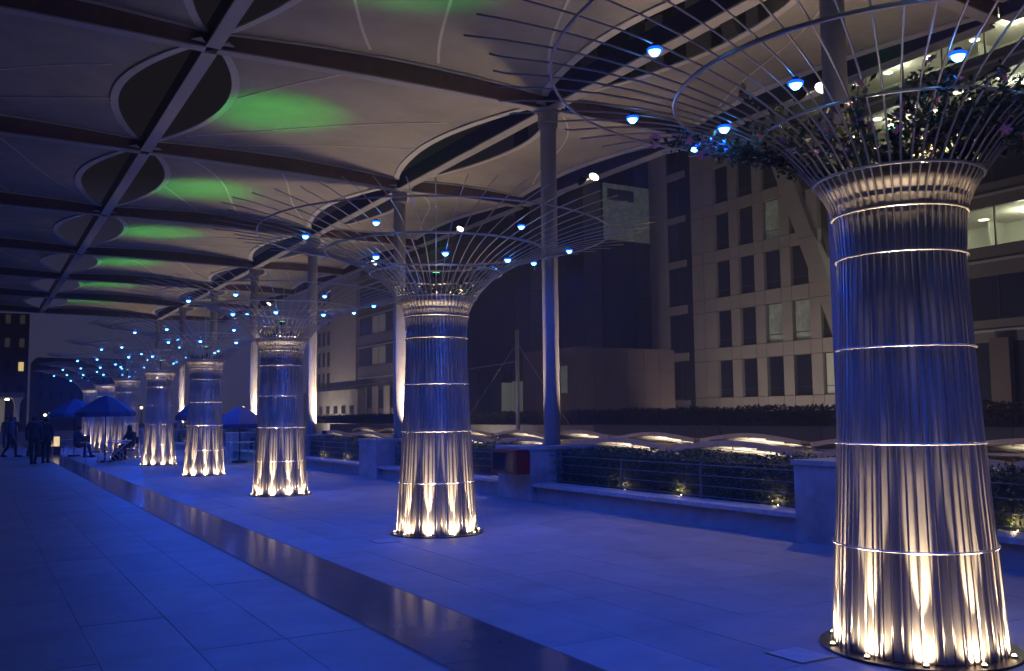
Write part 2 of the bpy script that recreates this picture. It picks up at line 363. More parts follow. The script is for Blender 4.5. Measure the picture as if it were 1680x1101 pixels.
# columns with their uplights
piers = []
for i in range(1, 9):
    y = YC[i]; nm = ORD[i-1]
    t = thing('canopy_column', ('round steel canopy column rising behind the nearest steel tree' if i == 1 else 'round steel canopy column above the red fire cabinet' if i == 2 else f'round steel canopy column, {nm} from the right along the planter wall'), 'column', 'columns carrying the canopy', (XC, y, 0.0))
    ob('shaft', MB().lathe([(0.0, 0.95), (0.16, 0.95), (0.16, 7.35)], 32).mesh('shaft', M['column'], True), t)
    ob('capital', MB().lathe([(0.16, 7.30), (0.20, 7.36), (0.205, 7.62), (0.30, 7.68), (0.30, 7.70), (0.0, 7.70)], 24).mesh('capital', M['column']), t)
    ux, uy = (0.42, -0.06) if i != 2 else (0.30, 0.40)
    up_l = thing('column_uplight', f'small warm uplight at the foot of the {nm} canopy column from the right', 'uplight', 'uplights at the column feet', (XC+ux, y+uy, 1.0))
    ob('housing', MB().lathe([(0.0, 0.0), (0.07, 0.0), (0.085, 0.12), (0.07, 0.12), (0.07, 0.105), (0.0, 0.105)], 16).mesh('housing', M['housing']), up_l)
    ob('lens', MB().lathe([(0.0, 0.108), (0.066, 0.108)], 16).mesh('lens', M['warm_lens']), up_l)
    pw = P_COL*(0.7 if i == 2 else 1.0)
    light('SPOT', 'uplight_lamp', (0.0, 0, 0.15), pw, C_FLOOD, up_l, 0.05, 96, 1.0, (-0.20 if i != 2 else -0.05, -0.05, 1))
# floodlights hung from the outer beam, two to a bay
for i in range(0, 8):
    ym = (YC[i]+YC[i+1])/2
    for q, dy in enumerate((-0.27, 0.27)):
        t = thing('floodlight', f'{"right" if q == 0 else "left"} round floodlight of the pair under the outer beam {"behind the nearest steel tree" if i == 1 else "right of the second column" if i == 2 else f"in the {ORD[i-1] if i else chr(111)+chr(117)+chr(116)+chr(101)+chr(114)} canopy bay"}', 'floodlight', 'floodlights under the outer beam', (13.42, ym+dy, 7.60))
        aim = (Vector((-0.62, -0.18, -0.86)) if q == 0 else Vector((0.75, 0.1, -0.66))).normalized()
        rq = aim.to_track_quat('Z', 'Y').to_euler()
        ob('housing', MB().lathe([(0.0, -0.14), (0.07, -0.13), (0.14, 0.0), (0.14, 0.02), (0.128, 0.02), (0.128, 0.0), (0.0, -0.005)], 24).mesh('housing', M['housing']), t, rot=rq)
        ob('lens', MB().lathe([(0.0, 0.034), (0.07, 0.028), (0.126, 0.006)], 24).mesh('lens', M['flood_lens']), t, rot=rq)
        ob('bracket', MB().tube([(0, 0, 0.02), (0.12, 0, 0.10)], 0.012, 6).mesh('bracket', M['housing']), t)
        if True:
            light('SPOT', 'flood_lamp', tuple(aim*0.06), P_FLOOD*(1.25 if q == 0 else 0.9), C_FLOOD, t, 0.09, 46 if q == 0 else 105, 1.0, aim)

# ================================================================== STEEL TREES
TX = [5.57, 5.53, 5.53, 5.62, 5.56, 5.45, 5.50, 5.62]
TY = [4.08, 11.46, 18.87, 26.55, 33.4, 40.5, 47.7, 55.0]
prof = [(0.545, 0.02), (0.525, 0.35), (0.505, 0.70), (0.483, 1.05), (0.467, 1.38), (0.447, 1.72), (0.433, 2.02), (0.420, 2.35), (0.415, 2.65), (0.428, 2.90), (0.452, 3.02), (0.492, 3.11), (0.548, 3.20),
        (0.66, 3.345), (0.78, 3.47), (0.92, 3.575), (1.08, 3.675), (1.27, 3.77), (1.53, 3.875), (1.80, 3.965), (2.10, 4.045), (2.43, 4.11), (2.78, 4.16)]
rod_meshes = [MB().tube([(r, 0, z) for r, z in prof] + [(2.97+d, 0, 4.185)], 0.0074, 6).mesh('rod', M['rod'], True) for d in (-0.10, -0.03, 0.03, 0.08)]
shell = MB().lathe([(r-0.026, z) for r, z in prof[:13]] + [(0.50, 3.19), (0.40, 3.14), (0.0, 3.13)], 96).mesh('inner_shell', M['steel'], True)
plate = MB().lathe([(0.0, 0.003), (0.635, 0.003), (0.64, 0.010), (0.635, 0.018), (0.0, 0.018)], 72).mesh('base_plate', M['plate'])
def hoop(r, z, t): return MB().torus(r, z, t, 96, 6).mesh('hoop', M['hoop'], True)
hoops = [hoop(0.505+0.014, 0.70, 0.008), hoop(0.467+0.014, 1.38, 0.008), hoop(0.433+0.014, 2.02, 0.008), hoop(0.415+0.014, 2.65, 0.008), hoop(0.430+0.014, 2.95, 0.008), hoop(0.548+0.010, 3.205, 0.011)]
crown = [MB().torus(0.92, 3.575-0.018, 0.011, 96, 6).mesh('crown_ring', M['hoop'], True), MB().torus(1.53, 3.875-0.022, 0.016, 120, 6).mesh('crown_ring', M['hoop'], True), MB().torus(2.43, 4.11-0.018, 0.011, 140, 6).mesh('crown_ring', M['hoop'], True)]
blamp = MB().lathe([(0.0, 0.030), (0.020, 0.028), (0.026, 0.006), (0.020, 0.004), (0.0, 0.010)], 16).mesh('blue_lamp', M['housing'])
blens = MB().lathe([(0.0, -0.052), (0.019, -0.047), (0.033, -0.031), (0.037, -0.012), (0.030, 0.003), (0.0, 0.006)], 14).mesh('lens', M['blue_lens'], True)
bhalo = MB().lathe([(0.038, -0.014), (0.047, -0.022), (0.050, -0.004), (0.038, 0.004)], 18).mesh('halo_ring', M['blue_halo'], True)  # emissive ring added around the lens as its blue halo
wlamp = MB().lathe([(0.0, 0.0), (0.020, 0.0), (0.021, 0.012), (0.017, 0.012), (0.0, 0.008)], 14).mesh('base_lamp', M['housing'])
wlens = MB().lathe([(0.0, 0.026), (0.010, 0.023), (0.0165, 0.013), (0.0, 0.010)], 12).mesh('lens', M['warm_lens'], True)
tree_labels = ['nearest and largest steel tree column, with leafy pink-flowered bowl, cut by right edge',
 'second steel tree column, standing left of the red fire cabinet with wide wire crown',
 'third steel tree column in the row, with green light in its bowl',
 'fourth steel tree column in the row, between third column and the striped parasols',
 'fifth steel tree column, just right of the seated person in dark clothes',
 'sixth steel tree column, directly behind the seated person',
 'seventh steel tree column, with dark bushy planting, behind the two parasols',
 'farthest and smallest steel tree column at the left end of the row']
ROT = [-12, 0, 4, -6, 8, 0, 5, -4]
def zprof(r):
    for (a, za), (b, zb) in zip(prof[12:], prof[13:]):
        if a <= r <= b: return lerp(za, zb, (r-a)/(b-a))
for k in range(8):
    t = thing('steel_tree', tree_labels[k], 'light sculpture', 'row of illuminated steel tree columns', (TX[k], TY[k], 0), (0, 0, radians(ROT[k])))
    ob('base_plate', plate, t); ob('inner_shell', shell, t)
    for j in range(56):
        ob('rod', rod_meshes[(j*7+k*3+(j//5)) % 4], t, rot=(0, 0, 2*pi*j/56 + U(-0.004, 0.004)))
    for h in hoops: ob('hoop', h, t, (0, 0, 0))
    for c in crown: ob('crown_ring', c, t)
    for j in range(10):
        a = radians(36*j+16)
        l = ob('base_lamp', wlamp, t, (0.575*cos(a), 0.575*sin(a), 0.018)); ob('lens', wlens, l)
        if k > 2 and sin(a+radians(ROT[k])) > 0.4: continue
        light('SPOT', 'base_lamp_beam', (0.585*cos(a), 0.585*sin(a), 0.045), P_BASE*14.0, C_WARM, t, 0.012, 16.5, 0.5, (-0.147*cos(a), -0.147*sin(a), 1))
        if k < 5: light('SPOT', 'base_lamp_light', (0.585*cos(a), 0.585*sin(a), 0.045), P_BASE*0.42, C_WARM, t, 0.012, 132, 1.0, (-1.0*cos(a), -1.0*sin(a), 1))
    outer = [127, 169, 95, -135, -80, -20] if k == 0 else [-178, -138, -82, -23, 12, 35, 100]
    inner = [142, -172, -126, -80] if k == 0 else [-157, -110, -62]
    for ring, r, angs in ((0, 1.90, outer), (1, 1.18, inner)):
        for j, deg in enumerate(angs):
            a = radians(deg-ROT[k]+(0 if k < 2 else U(-7, 7))); z = zprof(r)-0.055
            l = ob('blue_lamp', blamp, t, (r*cos(a), r*sin(a), z)); ob('lens', blens, l); ob('halo_ring', bhalo, l)
            if k < 5 or j % 2 == 0:
                light('SPOT', 'blue_lamp_light', (r*cos(a), r*sin(a), z-0.08), P_BLUE*(1.0 if k < 5 else 2.0)*(1.0 if ring == 0 else 0.12), C_BLUE, t, 0.03, 148, 0.30, (0.50*cos(a), 0.55*sin(a), -1))
    for j in range(6):  # warm lamps added in the bowl to brighten the crown rods
        a = radians(60*j+20)
        bl_ = ob('added_bowl_lamp', wlamp, t, (0.30*cos(a), 0.30*sin(a), 3.19)); ob('lens', wlens, bl_)
        if k < 3: light('SPOT', 'added_bowl_light', (0.30*cos(a), 0.30*sin(a), 3.25), 20.0, C_WARM, t, 0.02, 120, 0.9, (0.9*cos(a), 0.9*sin(a), 0.55))
    gl = ob('green_lamp', MB().lathe([(0.0, 3.14), (0.014, 3.14), (0.014, 3.50), (0.05, 3.52), (0.055, 3.58), (0.0, 3.58)], 14).mesh('green_lamp', M['housing']), t)
    ob('lens', MB().lathe([(0.0, 3.590), (0.05, 3.584)], 14).mesh('lens', M['green_lens']), gl)
    light('SPOT', 'green_lamp_light', (0, 0, 3.62), P_GREEN, C_GREEN, t, 0.012, 46, 1.0, (-0.02, 0.06, 1))

# planting in the bowls
def leaf_cluster(mb, p, n, spread, size):
    for _ in range(n):
        q = p + Vector((U(-1, 1), U(-1, 1), U(-1, 1)))*spread
        d = Vector((U(-1, 1), U(-1, 1), U(-0.6, 1))).normalized(); s = d.orthogonal().normalized(); s = (Matrix.Rotation(U(0, 6.28), 3, d) @ s)
        L = size*U(0.6, 1.3); nn = d.cross(s)
        mb.add([q, q+d*L*0.5+s*L*0.24+nn*L*0.05, q+d*L, q+d*L*0.5-s*L*0.24+nn*L*0.05], [(0, 1, 2), (0, 2, 3)])
def flower_mesh(mt, s):
    mb = MB()
    for ring, (rr, zz, n) in enumerate(((1.0, 0.1, 6), (0.62, 0.35, 5))):
        for j in range(n):
            a = 2*pi*j/n+ring*0.5; d = Vector((cos(a), sin(a), 0)); t_ = Vector((-sin(a), cos(a), 0))
            mb.add([(0, 0, 0), tuple((d*rr*0.5+t_*0.24+Vector((0, 0, zz*0.6)))*s), tuple((d*rr+Vector((0, 0, zz)))*s), tuple((d*rr*0.5-t_*0.24+Vector((0, 0, zz*0.6)))*s)], [(0, 1, 2), (0, 2, 3)])
    return mb.mesh('flower', mt)
FL = [flower_mesh(M['pink'], 0.045), flower_mesh(M['lilac'], 0.048), flower_mesh(M['pink'], 0.035)]
def planting(k, label, stems, hmax, rmax, flowers, leaves, size, bias=None):
    t = thing('flowering_plant' if flowers else 'bowl_plant', label, 'plant', 'planting in the steel tree bowls', (TX[k], TY[k], 3.16))
    fol = MB(); st = MB(); tips = []
    ob('soil', MB().lathe([(0.0, 0.03), (0.42, 0.02)], 24).mesh('soil', M['soil']), t)
    for w_ in range(stems):
        a = U(0, 2*pi) if bias is None or R() < 0.45 else bias+random.gauss(0, 0.7)
        r0 = U(0.05, 0.38); r1 = min(rmax, r0+U(0.1, rmax)); h = U(0.35, 1.0)*hmax
        if bias is not None and w_ % 11 == 0: a = 2.1+random.gauss(0, 0.12); r1 = U(1.1, 1.75); h = 0.35
        fl = (r1/1.3)*0.45
        h = max(h, fl*0.9)
        pts = [Vector((lerp(r0, r1, s**1.3)*cos(a+0.3*s), lerp(r0, r1, s**1.3)*sin(a+0.3*s), 0.02+h*(s if s < 0.8 else 0.8+(s-0.8)*0.4))) for s in (0, 0.25, 0.5, 0.75, 1)]
        st.tube(pts, [0.008, 0.007, 0.005, 0.004, 0.003], 4)
        for q in range(leaves):
            s = U(0.15, 1); i_ = min(3, int(s*4)); p = pts[i_].lerp(pts[i_+1], s*4-i_); leaf_cluster(fol, p, 3, 0.05, size)
        tips.append(pts[-1]); tips.append(pts[2]+Vector((U(-.1, .1), U(-.1, .1), .05)))
    ob('foliage', fol.mesh('foliage', M['leafp']), t, kind='stuff'); ob('stems', st.mesh('stems', M['twig']), t)
    for q in range(flowers):
        p = random.choice(tips)+Vector((U(-.06, .06), U(-.06, .06), U(-.03, .06)))
        ob('flower', FL[q % 3], t, tuple(p), (U(-1, 1), U(-1, 1), U(0, 6)))
    return t
planting(0, 'tangle of green leaves with pink and lilac flowers filling the nearest steel bowl', 90, 0.72, 1.18, 190, 30, 0.056, -1.0)
planting_trail = True
planting(1, 'low dark leaves in the bowl of the second steel tree', 34, 0.22, 0.60, 0, 8, 0.05)
planting(2, 'small green-lit sprig in the bowl of the third steel tree', 24, 0.26, 0.5, 0, 8, 0.05)
planting(3, 'sparse low leaves in the bowl of the fourth steel tree', 20, 0.25, 0.5, 0, 6, 0.05)
planting(6, 'dark bushy leaves spilling from the bowl of the seventh steel tree', 70, 0.65, 1.3, 0, 12, 0.09)

# ================================================================== PARAPET, PIERS, RAILINGS, HEDGE
pier_y = [(7.25, 8.15)] + [(YC[i]-0.72, YC[i]+0.52) for i in range(2, 9)]
for n, (a, b) in enumerate(pier_y):
    t = thing('marble_pier', ('blue-lit marble pier left of the nearest steel tree' if n == 0 else 'marble pier carrying the red fire cabinet' if n == 1 else f'marble pier of the planter wall, {ORD[n]} from the right'), 'pier', 'marble piers of the planter wall')
    ob('pier_body', MB().box(8.86, 10.33, a, b, -0.02, 0.93).mesh('pier_body', M['marble'], bevel=0.006), t)
    ob('cap_stone', MB().box(8.83, 10.36, a-0.03, b+0.03, 0.931, 1.0).mesh('cap_stone', M['marble'], bevel=0.008), t)
ends = [(-3.0, pier_y[0][0])] + [(pier_y[n][1], pier_y[n+1][0]) for n in range(7)] + [(pier_y[7][1], 65.5)]
for n, (a, b) in enumerate(ends):
    where = ['right of the nearest steel tree', 'between the blue-lit pier and the fire cabinet pier', 'left of the fire cabinet pier'][n] if n < 3 else f'in the {ORD[n]} planter bay from the right'
    a += 0.004; b -= 0.004
    w = thing('planter_wall', f'low stone-coped planter wall {where}', 'wall', 'low planter walls')
    ob('wall_face', MB().box(8.96, 9.22, a, b, -0.02, 0.27).mesh('wall_face', M['wall']), w)
    nco = max(1, round((b-a)/1.2)); lc = (b-a)/nco
    cm = MB().box(8.88, 9.36, 0.003, lc-0.003, 0.272, 0.335).mesh('coping_stone', M['coping'], bevel=0.004)
    for q in range(nco): ob('coping_stone', cm, w, (0, a+q*lc, 0))
    ob('soil', MB().box(9.225, 10.6, a, b, -0.3, 0.26).mesh('soil', M['soil']), w)
    rl = thing('railing', f'blue-lit four-rail steel railing {where}', 'railing', 'railings along the planter')
    for z in (0.38, 0.53, 0.68, 0.83): ob('rail', MB().tube([(9.26, a, z), (9.26, b, z)], 0.007 if z < 0.8 else 0.009, 6).mesh('rail', M['rail'], True), rl)
    npst = max(2, round((b-a)/1.5))
    for q in range(npst):
        y = a+0.25+(b-a-0.5)*q/(npst-1); ob('post', MB().box(9.273, 9.29, y-0.02, y+0.02, 0.336, 0.85).mesh('post', M['rail']), rl)
    h = thing('planter_hedge', f'clipped hedge with gold lights {where}', 'hedge', 'hedges behind the railing')
    ob('hedge_core', MB().box(9.52, 10.25, a+0.05, b-0.05, 0.262, 0.86).mesh('hedge_core', M['leafdark']), h)
    fol = MB(); dens = 1500 if n < 2 else 900 if n == 2 else 350
    for _ in range(int((b-a)*dens)):
        y = U(a, b); face = R()
        if face < 0.62: p = Vector((9.47+U(-0.11, 0.08), y, U(0.26, 0.93)))
        else: p = Vector((U(9.45, 10.3), y, 0.88+U(-0.04, 0.09)+0.03*sin(y*3)+0.02*sin(y*7.7)))
        leaf_cluster(fol, p, 1, 0.02, 0.05)
    ob('foliage', fol.mesh('foliage', M['leaf']), h, kind='stuff')
    y = a+0.9; q = 0
    while y < b-0.4:
        l = ob('hedge_light', MB().lathe([(0, 0), (0.02, 0.005), (0.025, 0.03), (0, 0.04)], 8).mesh('hedge_light', M['warm_lens']), h, (9.54, y, 0.30))
        light('POINT', 'hedge_lamp', (9.46, y, 0.40), 1.1, (1.0, 0.75, 0.38), h, 0.02)
        y += U(1.2, 2.3) if n < 4 else 3.5
fc = thing('fire_cabinet', 'red metal fire cabinet with glass door fixed to the marble pier', 'fire cabinet')
y0, y1 = pier_y[1][0]+0.03, pier_y[1][0]+0.98
ob('cabinet_body', MB().box(8.575, 8.857, y0, y1, 0.50, 0.95).mesh('cabinet_body', M['red'], bevel=0.006), fc)
d = ob('door', MB().box(8.560, 8.574, y0+0.01, y1-0.01, 0.51, 0.94).mesh('door', M['red'], bevel=0.004), fc)
ob('door_glass', MB().box(8.555, 8.559, y0+0.10, y1-0.10, 0.56, 0.89).mesh('door_glass', M['dglass']), d)
ob('handle', MB().tube([(8.555, y0+0.05, 0.68), (8.535, y0+0.05, 0.69), (8.535, y0+0.05, 0.77), (8.555, y0+0.05, 0.78)], 0.006, 6).mesh('handle', M['rail']), d)

# ================================================================== LOWER COURT: small lit canopies, retaining wall, hedge, mast
def shade(x, y, z, label, w=4.75, dpt=3.0, nbeam=6):
    t = thing('court_canopy', label, 'canopy', 'small lit fabric canopies in the lower court', (x, y, z))
    n = 18; top = MB(); und = MB()
    for k in range(n+1):
        s = k/n; yy = (s-0.5)*w; a = 0.22*sin(pi*s)
        for q, (dx, dz) in enumerate(((0, 0), (dpt*0.5, -0.10), (dpt, -0.30))):
            top.v.append((dx, yy, a*(1-0.45*q/2)+dz+0.05)); und.v.append((dx+0.05, yy, a*(1-0.45*q/2)+dz-0.02))
    for k in range(n):
        for q in range(2):
            for mb in (top, und): mb.f.append((k*3+q, (k+1)*3+q, (k+1)*3+q+1, k*3+q+1))
    ob('roof_skin', top.mesh('roof_skin', M['roof_tan'], True), t); ob('lit_lining', und.mesh('lit_lining', M['white_fabric'], True), t)
    fr = MB()
    for k in range(n):
        s0, s1 = k/n, (k+1)/n
        fr.prism([(-0.03, (s0-.5)*w, .22*sin(pi*s0)-.01), (0.03, (s0-.5)*w, .22*sin(pi*s0)-.01), (0.03, (s0-.5)*w, .22*sin(pi*s0)+.13), (-0.03, (s0-.5)*w, .22*sin(pi*s0)+.13)],
                 [(-0.03, (s1-.5)*w, .22*sin(pi*s1)-.01), (0.03, (s1-.5)*w, .22*sin(pi*s1)-.01), (0.03, (s1-.5)*w, .22*sin(pi*s1)+.13), (-0.03, (s1-.5)*w, .22*sin(pi*s1)+.13)])
    ob('arched_rim', fr.mesh('arched_rim', M['roof_tan']), t)
    for q_ in range(1, 6):
        s_ = q_/6; yy = (s_-0.5)*w; a_ = 0.22*sin(pi*s_)
        ob('rib', MB().tube([(0.06, yy, a_-.05), (dpt*.5, yy, a_*.775-.15), (dpt, yy, a_*.55-.47)], 0.022, 5).mesh('rib', M['trim']), t)
    ob('cross_tie', MB().box(0.2, 0.28, -w/2, w/2, -0.14, -0.07).mesh('cross_tie', M['roof_tan']), t)
    for sy in (-1, 1): ob('post', MB().tube([(0.1, sy*w/2, 0), (0.1, sy*w/2, -3.2-z)], 0.05, 8).mesh('post', M['trim']), t)
    ob('low_band', MB().box(dpt+0.03, dpt+0.12, -w/2, w/2, -0.55, -0.30).mesh('low_band', M['roof_tan']), t)
    l = ob('canopy_lamp', MB().lathe([(0, -0.02), (0.08, 0), (0.09, 0.06), (0, 0.06)], 10).mesh('canopy_lamp', M['housing']), t, (1.2, 0, -1.6))
    light('SPOT', 'court_light', (1.5, 0, -1.45), 420, (1.0, 0.83, 0.60), t, 0.08, 104, 0.7, (0.0, 0, 1))
n = 0
for rx, zz, ys in ((16.5, 0.50, [7.5+4.9*q for q in range(9)]), (23.0, 0.50, [13+5.1*q for q in range(10)])):
    for q, y in enumerate(ys):
        shade(rx, y+U(-.15, .15), zz+U(-.04, .04), f'arched canopy glowing cream below, {ORD[q]} from right in {"near" if rx < 20 else "far"} court row'); n += 1
rw = thing('retaining_wall', 'long dark stone retaining wall below the black hedge with one pale lit stretch', 'wall')
for q in range(19):
    y = 10+q*4.0
    pm = 'concrete' if 41 < y+2 < 56.5 else 'brown'
    ob('wall_panel', MB().box(30.0, 30.3, y+0.01, y+3.99, -3.2, 1.0-0.008*q).mesh('wall_panel', M['concrete'] if pm == 'concrete' else M['cladding'] if q > 12 else M['darkclad']), rw)
for n, (a, b) in enumerate(((6.0, 36.0), (36.1, 62.0), (62.1, 92.0))):
    h = thing('dark_hedge', ['black hedge on the retaining wall right of the dead branch', 'black hedge on the retaining wall behind the pale mast', 'black hedge on the retaining wall at the far left of the court'][n], 'hedge', 'dark hedges on the retaining wall')
    ob('hedge_core', MB().box(30.5, 32.0, a, b, 0.9, 1.62).mesh('hedge_core', M['leafdark']), h)
    fol = MB()
    for _ in range(9000):
        y = U(a, b); leaf_cluster(fol, Vector((30.45+U(-.1, .1), y, U(0.95, 1.72))) if R() < .5 else Vector((U(30.4, 32), y, 1.62+U(-.05, .16)+.05*sin(y*1.3)+0.004*(36-y))), 1, 0.03, 0.16)
    ob('foliage', fol.mesh('foliage', M['leafdark']), h, kind='stuff')
br = MB().tube([(29.2, 31.2, -0.8), (29.3, 30.6, -0.1), (29.4, 31.3, 0.7), (29.5, 32.2, 1.75)], [0.09, 0.07, 0.05, 0.02], 6)
br.tube([(29.3, 30.7, 0.0), (29.25, 30.0, 0.35), (29.2, 29.6, 0.6)], [0.05, 0.03, 0.01], 5); br.tube([(29.3, 31.0, 0.3), (29.2, 32.0, 0.6), (29.2, 32.9, 1.1)], [0.04, 0.03, 0.01], 5); br.tube([(29.2, 31.1, -0.8), (29.1, 31.2, -3.2)], [0.09, 0.12], 6)
tag(ob('dead_branch', br.mesh('dead_branch', M['twig'])), 'bare dead branch leaning against the dark retaining wall', 'branch')
ms = thing('stay_mast', 'slim pale steel mast with diagonal cable stays above the court canopies', 'mast', None, (25.0, 41.9, 0))
ob('mast_tube', MB().tube([(0, 0, -3.2), (0, 0, 6.1)], 0.11, 12).mesh('mast_tube', M['trim'], True), ms)
for p in ((-2.0, 3.4, 0.4), (1.6, -3.4, 0.2), (-6.0, 13.0, 3.2)):
    ob('cable', MB().tube([(0, 0, 5.4 if p[2] < 3 else 4.4), p], 0.018, 5).mesh('cable', M['trim']), ms)

# ================================================================== MAIN OFFICE BUILDING (facade parallel to the terrace)
FX = 48.0
ofb = thing('office_building', 'stone-clad office block with rows of tall dark windows and a leaning corner fin', 'building')
ob('core', MB().prism([(FX+0.40, 58.8, -3.2), (FX+0.40, 37.6, -3.2), (FX+0.40, 42.2, 17.6), (FX+0.40, 47.5, 38), (FX+0.40, 58.8, 38)],
                     [(FX+14, 58.8, -3.2), (FX+14, 37.6, -3.2), (FX+14, 42.2, 17.6), (FX+14, 47.5, 38), (FX+14, 58.8, 38)]).mesh('core', M['cladjoint']), ofb)
tops = [5.42, 9.14, 12.9, 16.5, 20.07, 23.7, 27.4, 31.0, 34.6]
bots = [t_-2.75 for t_ in tops]
def finY(z): return 39.95-(9.24-z)*0.385 + (0 if z < 9.24 else 0)     # leading edge of the leaning fin
wl = [51.1-2.45*q for q in range(5)]
frame_m = MB(); frame_m.box(0, 0.06, 0, 0.05, 0, 2.75); frame_m.box(0, 0.06, 1.45, 1.50, 0, 2.75); frame_m.box(0, 0.06, 0.05, 1.45, 0, 0.05); frame_m.box(0, 0.06, 0.05, 1.45, 2.70, 2.75); frame_m.box(0.005, 0.055, 0.05, 1.45, 0.55, 0.60)
frame_m = frame_m.mesh('window', M['winframe'])
pane_m = {k_: MB().box(0.03, 0.045, 0.05, 1.45, 0.05, 2.70).mesh('pane', M[k_]) for k_ in ('pane', 'dimroom', 'blind')}
def panel(y0, y1, z0, z1, x=FX, d=0.36, m_='cladding', nm='wall_panel'):
    if y1-y0 < 0.05 or z1-z0 < 0.05: return
    ob(nm, MB().box(x, x+d, y0+0.018, y1-0.018, z0+0.018, z1-0.018).mesh(nm, M[m_]), ofb)
lit = {(0, 4): 'blind', (1, 2): 'dimroom', (1, 3): 'dimroom', (3, 2): 'dimroom'}
for f, (zt, zb) in enumerate(zip(tops, bots)):
    zprev = -3.2 if f == 0 else tops[f-1]
    for q, y in enumerate(wl):
        if y-1.50 < finY(zb)+1.2 - (0 if zb < 10 else 0): 
            if y < finY(zb)+1.0: continue
        w = ob('window', frame_m, ofb, (FX+0.24, y-1.50, zb)); kk = lit.get((f, q), 'pane')
        ob('pane', pane_m[kk], w)
        panel(y-1.50, y, zprev, zb)                     # spandrel under the window
        panel(y-2.45, y-1.50, zb, zt); panel(y-2.45, y-1.50, zprev, zb)
    panel(51.1, 52.4, zb, zt); panel(52.4, 53.7, zb, zt); panel(51.1, 52.4, zprev, zb); panel(52.4, 53.7, zprev, zb)
    panel(56.85, 58.8, zb, zt); panel(56.85, 58.8, zprev, zb)
    panel(54.6, 56.85, zprev+0.2, zb-0.1, FX+0.16, 0.2)
    w = ob('window', MB().box(FX+0.31, FX+0.35, 55.5, 56.8, zb-0.08, zt+0.18).mesh('window', M['winframe']), ofb)
    ob('pane', MB().box(FX+0.29, FX+0.308, 55.56, 56.74, zb-0.02, zt+0.12).mesh('pane', M['pane']), w)
ob('dark_slot', MB().box(FX+0.30, FX+0.35, 53.72, 55.48, 1.9, 38).mesh('dark_slot', M['dglass']), ofb)  # continuous dark glass strip in the facade
for q in range(10):
    za, zb_ = -3.2+q*4.1, -3.2+(q+1)*4.1
    a, b = finY(za), finY(zb_)
    ob('corner_fin', MB().prism([(FX-0.25, a, za+.015), (FX-0.25, a+1.35, za+.015), (FX-0.25, b+1.35, zb_-.015), (FX-0.25, b, zb_-.015)], [(FX+0.6, a, za+.015), (FX+0.6, a+1.35, za+.015), (FX+0.6, b+1.35, zb_-.015), (FX+0.6, b, zb_-.015)]).mesh('corner_fin', M['cladding']), ofb)

# right-hand curtain-wall office with lit floors
cw = thing('curtain_wall_office', 'dark curtain-wall office with bright lit floors of ceiling lights, right of the leaning fin', 'building')
CX = 50.0
Y0, Y1 = 14.0, 44.0
ob('core', MB().box(CX+7, CX+16, Y0, 58, -3.2, 38).mesh('core', M['darkclad']), cw)
floors = [(2.0, 5.4, 'dark'), (6.7, 9.2, 'dark'), (10.95, 13.2, 'lit'), (14.6, 16.9, 'dark'), (18.0, 20.9, 'lit'), (22.2, 24.6, 'lit'), (26.0, 28.4, 'dark'), (29.8, 32, 'lit')]
prev = -3.2
disc = MB().lathe([(0.0, 0), (0.30, 0)], 12).mesh('ceiling_light', M['flood_lens'])
for z0, z1, st in floors:
    s = ob('spandrel', MB().box(CX-0.02, CX+0.35, Y0, Y1, prev, z0).mesh('spandrel', M['spandrel']), cw)
    ob('trim_rail', MB().box(CX-0.14, CX-0.02, Y0, Y1, (prev+z0)/2-0.07 if prev > 0 else z0-0.3, (prev+z0)/2+0.07 if prev > 0 else z0-0.15).mesh('trim_rail', M['trim']), s)
    ob('floor_slab', MB().box(CX+0.36, CX+6.9, Y0, Y1, z0-0.4, z0-0.02).mesh('floor_slab', M['ceiling']), cw)
    if st == 'lit':
        rm = ob('lit_room', MB().box(CX+5.5, CX+6.9, Y0, Y1, z0, z1+0.35).mesh('lit_room', M['room']), cw)
        c = ob('ceiling_panel', MB().box(CX+0.36, CX+5.4, Y0, Y1, z1+0.02, z1+0.25).mesh('ceiling_panel', M['ceiling']), rm)
        for yy in range(int(Y0)+1, int(Y1), 3):
            for xx in (1.2, 3.2):
                if R() < 0.85: ob('ceiling_light', disc, rm, (CX+xx, yy+U(-.3, .3), z1-0.01), (pi, 0, 0))
            if R() < 0.35: ob('partition', MB().box(CX+3.8, CX+5.4, yy, yy+0.12, z0, z1).mesh('partition', M['room']), rm)
        for yy in (22, 30, 38): light('POINT', 'office_light', (CX+2.5, yy, z1-0.5), 330, (0.95, 0.92, 0.70), cw, 0.4)
    pn = 11
    for q in range(pn):
        ya = Y0+(Y1-Y0)*q/pn; yb = Y0+(Y1-Y0)*(q+1)/pn
        w = ob('window', MB().box(CX-0.03, CX+0.06, ya-0.04, ya+0.04, z0, z1).mesh('window', M['winframe']), cw)
        ob('pane', MB().box(CX+0.02, CX+0.035, ya+0.045, yb-0.045, z0+0.002, z1-0.002).mesh('pane', M['glass'] if st == 'lit' else M['pane']), w)
    prev = z1
ob('parapet', MB().box(CX-0.02, CX+0.35, Y0, Y1, prev, 38).mesh('parapet', M['spandrel']), cw)
for y in (20.6, 25.1, 29.6, 34.1, 38.6): ob('ground_column', MB().box(CX-0.6, CX-0.16, y, y+1.15, -3.2, 5.6).mesh('ground_column', M['brown']), cw)

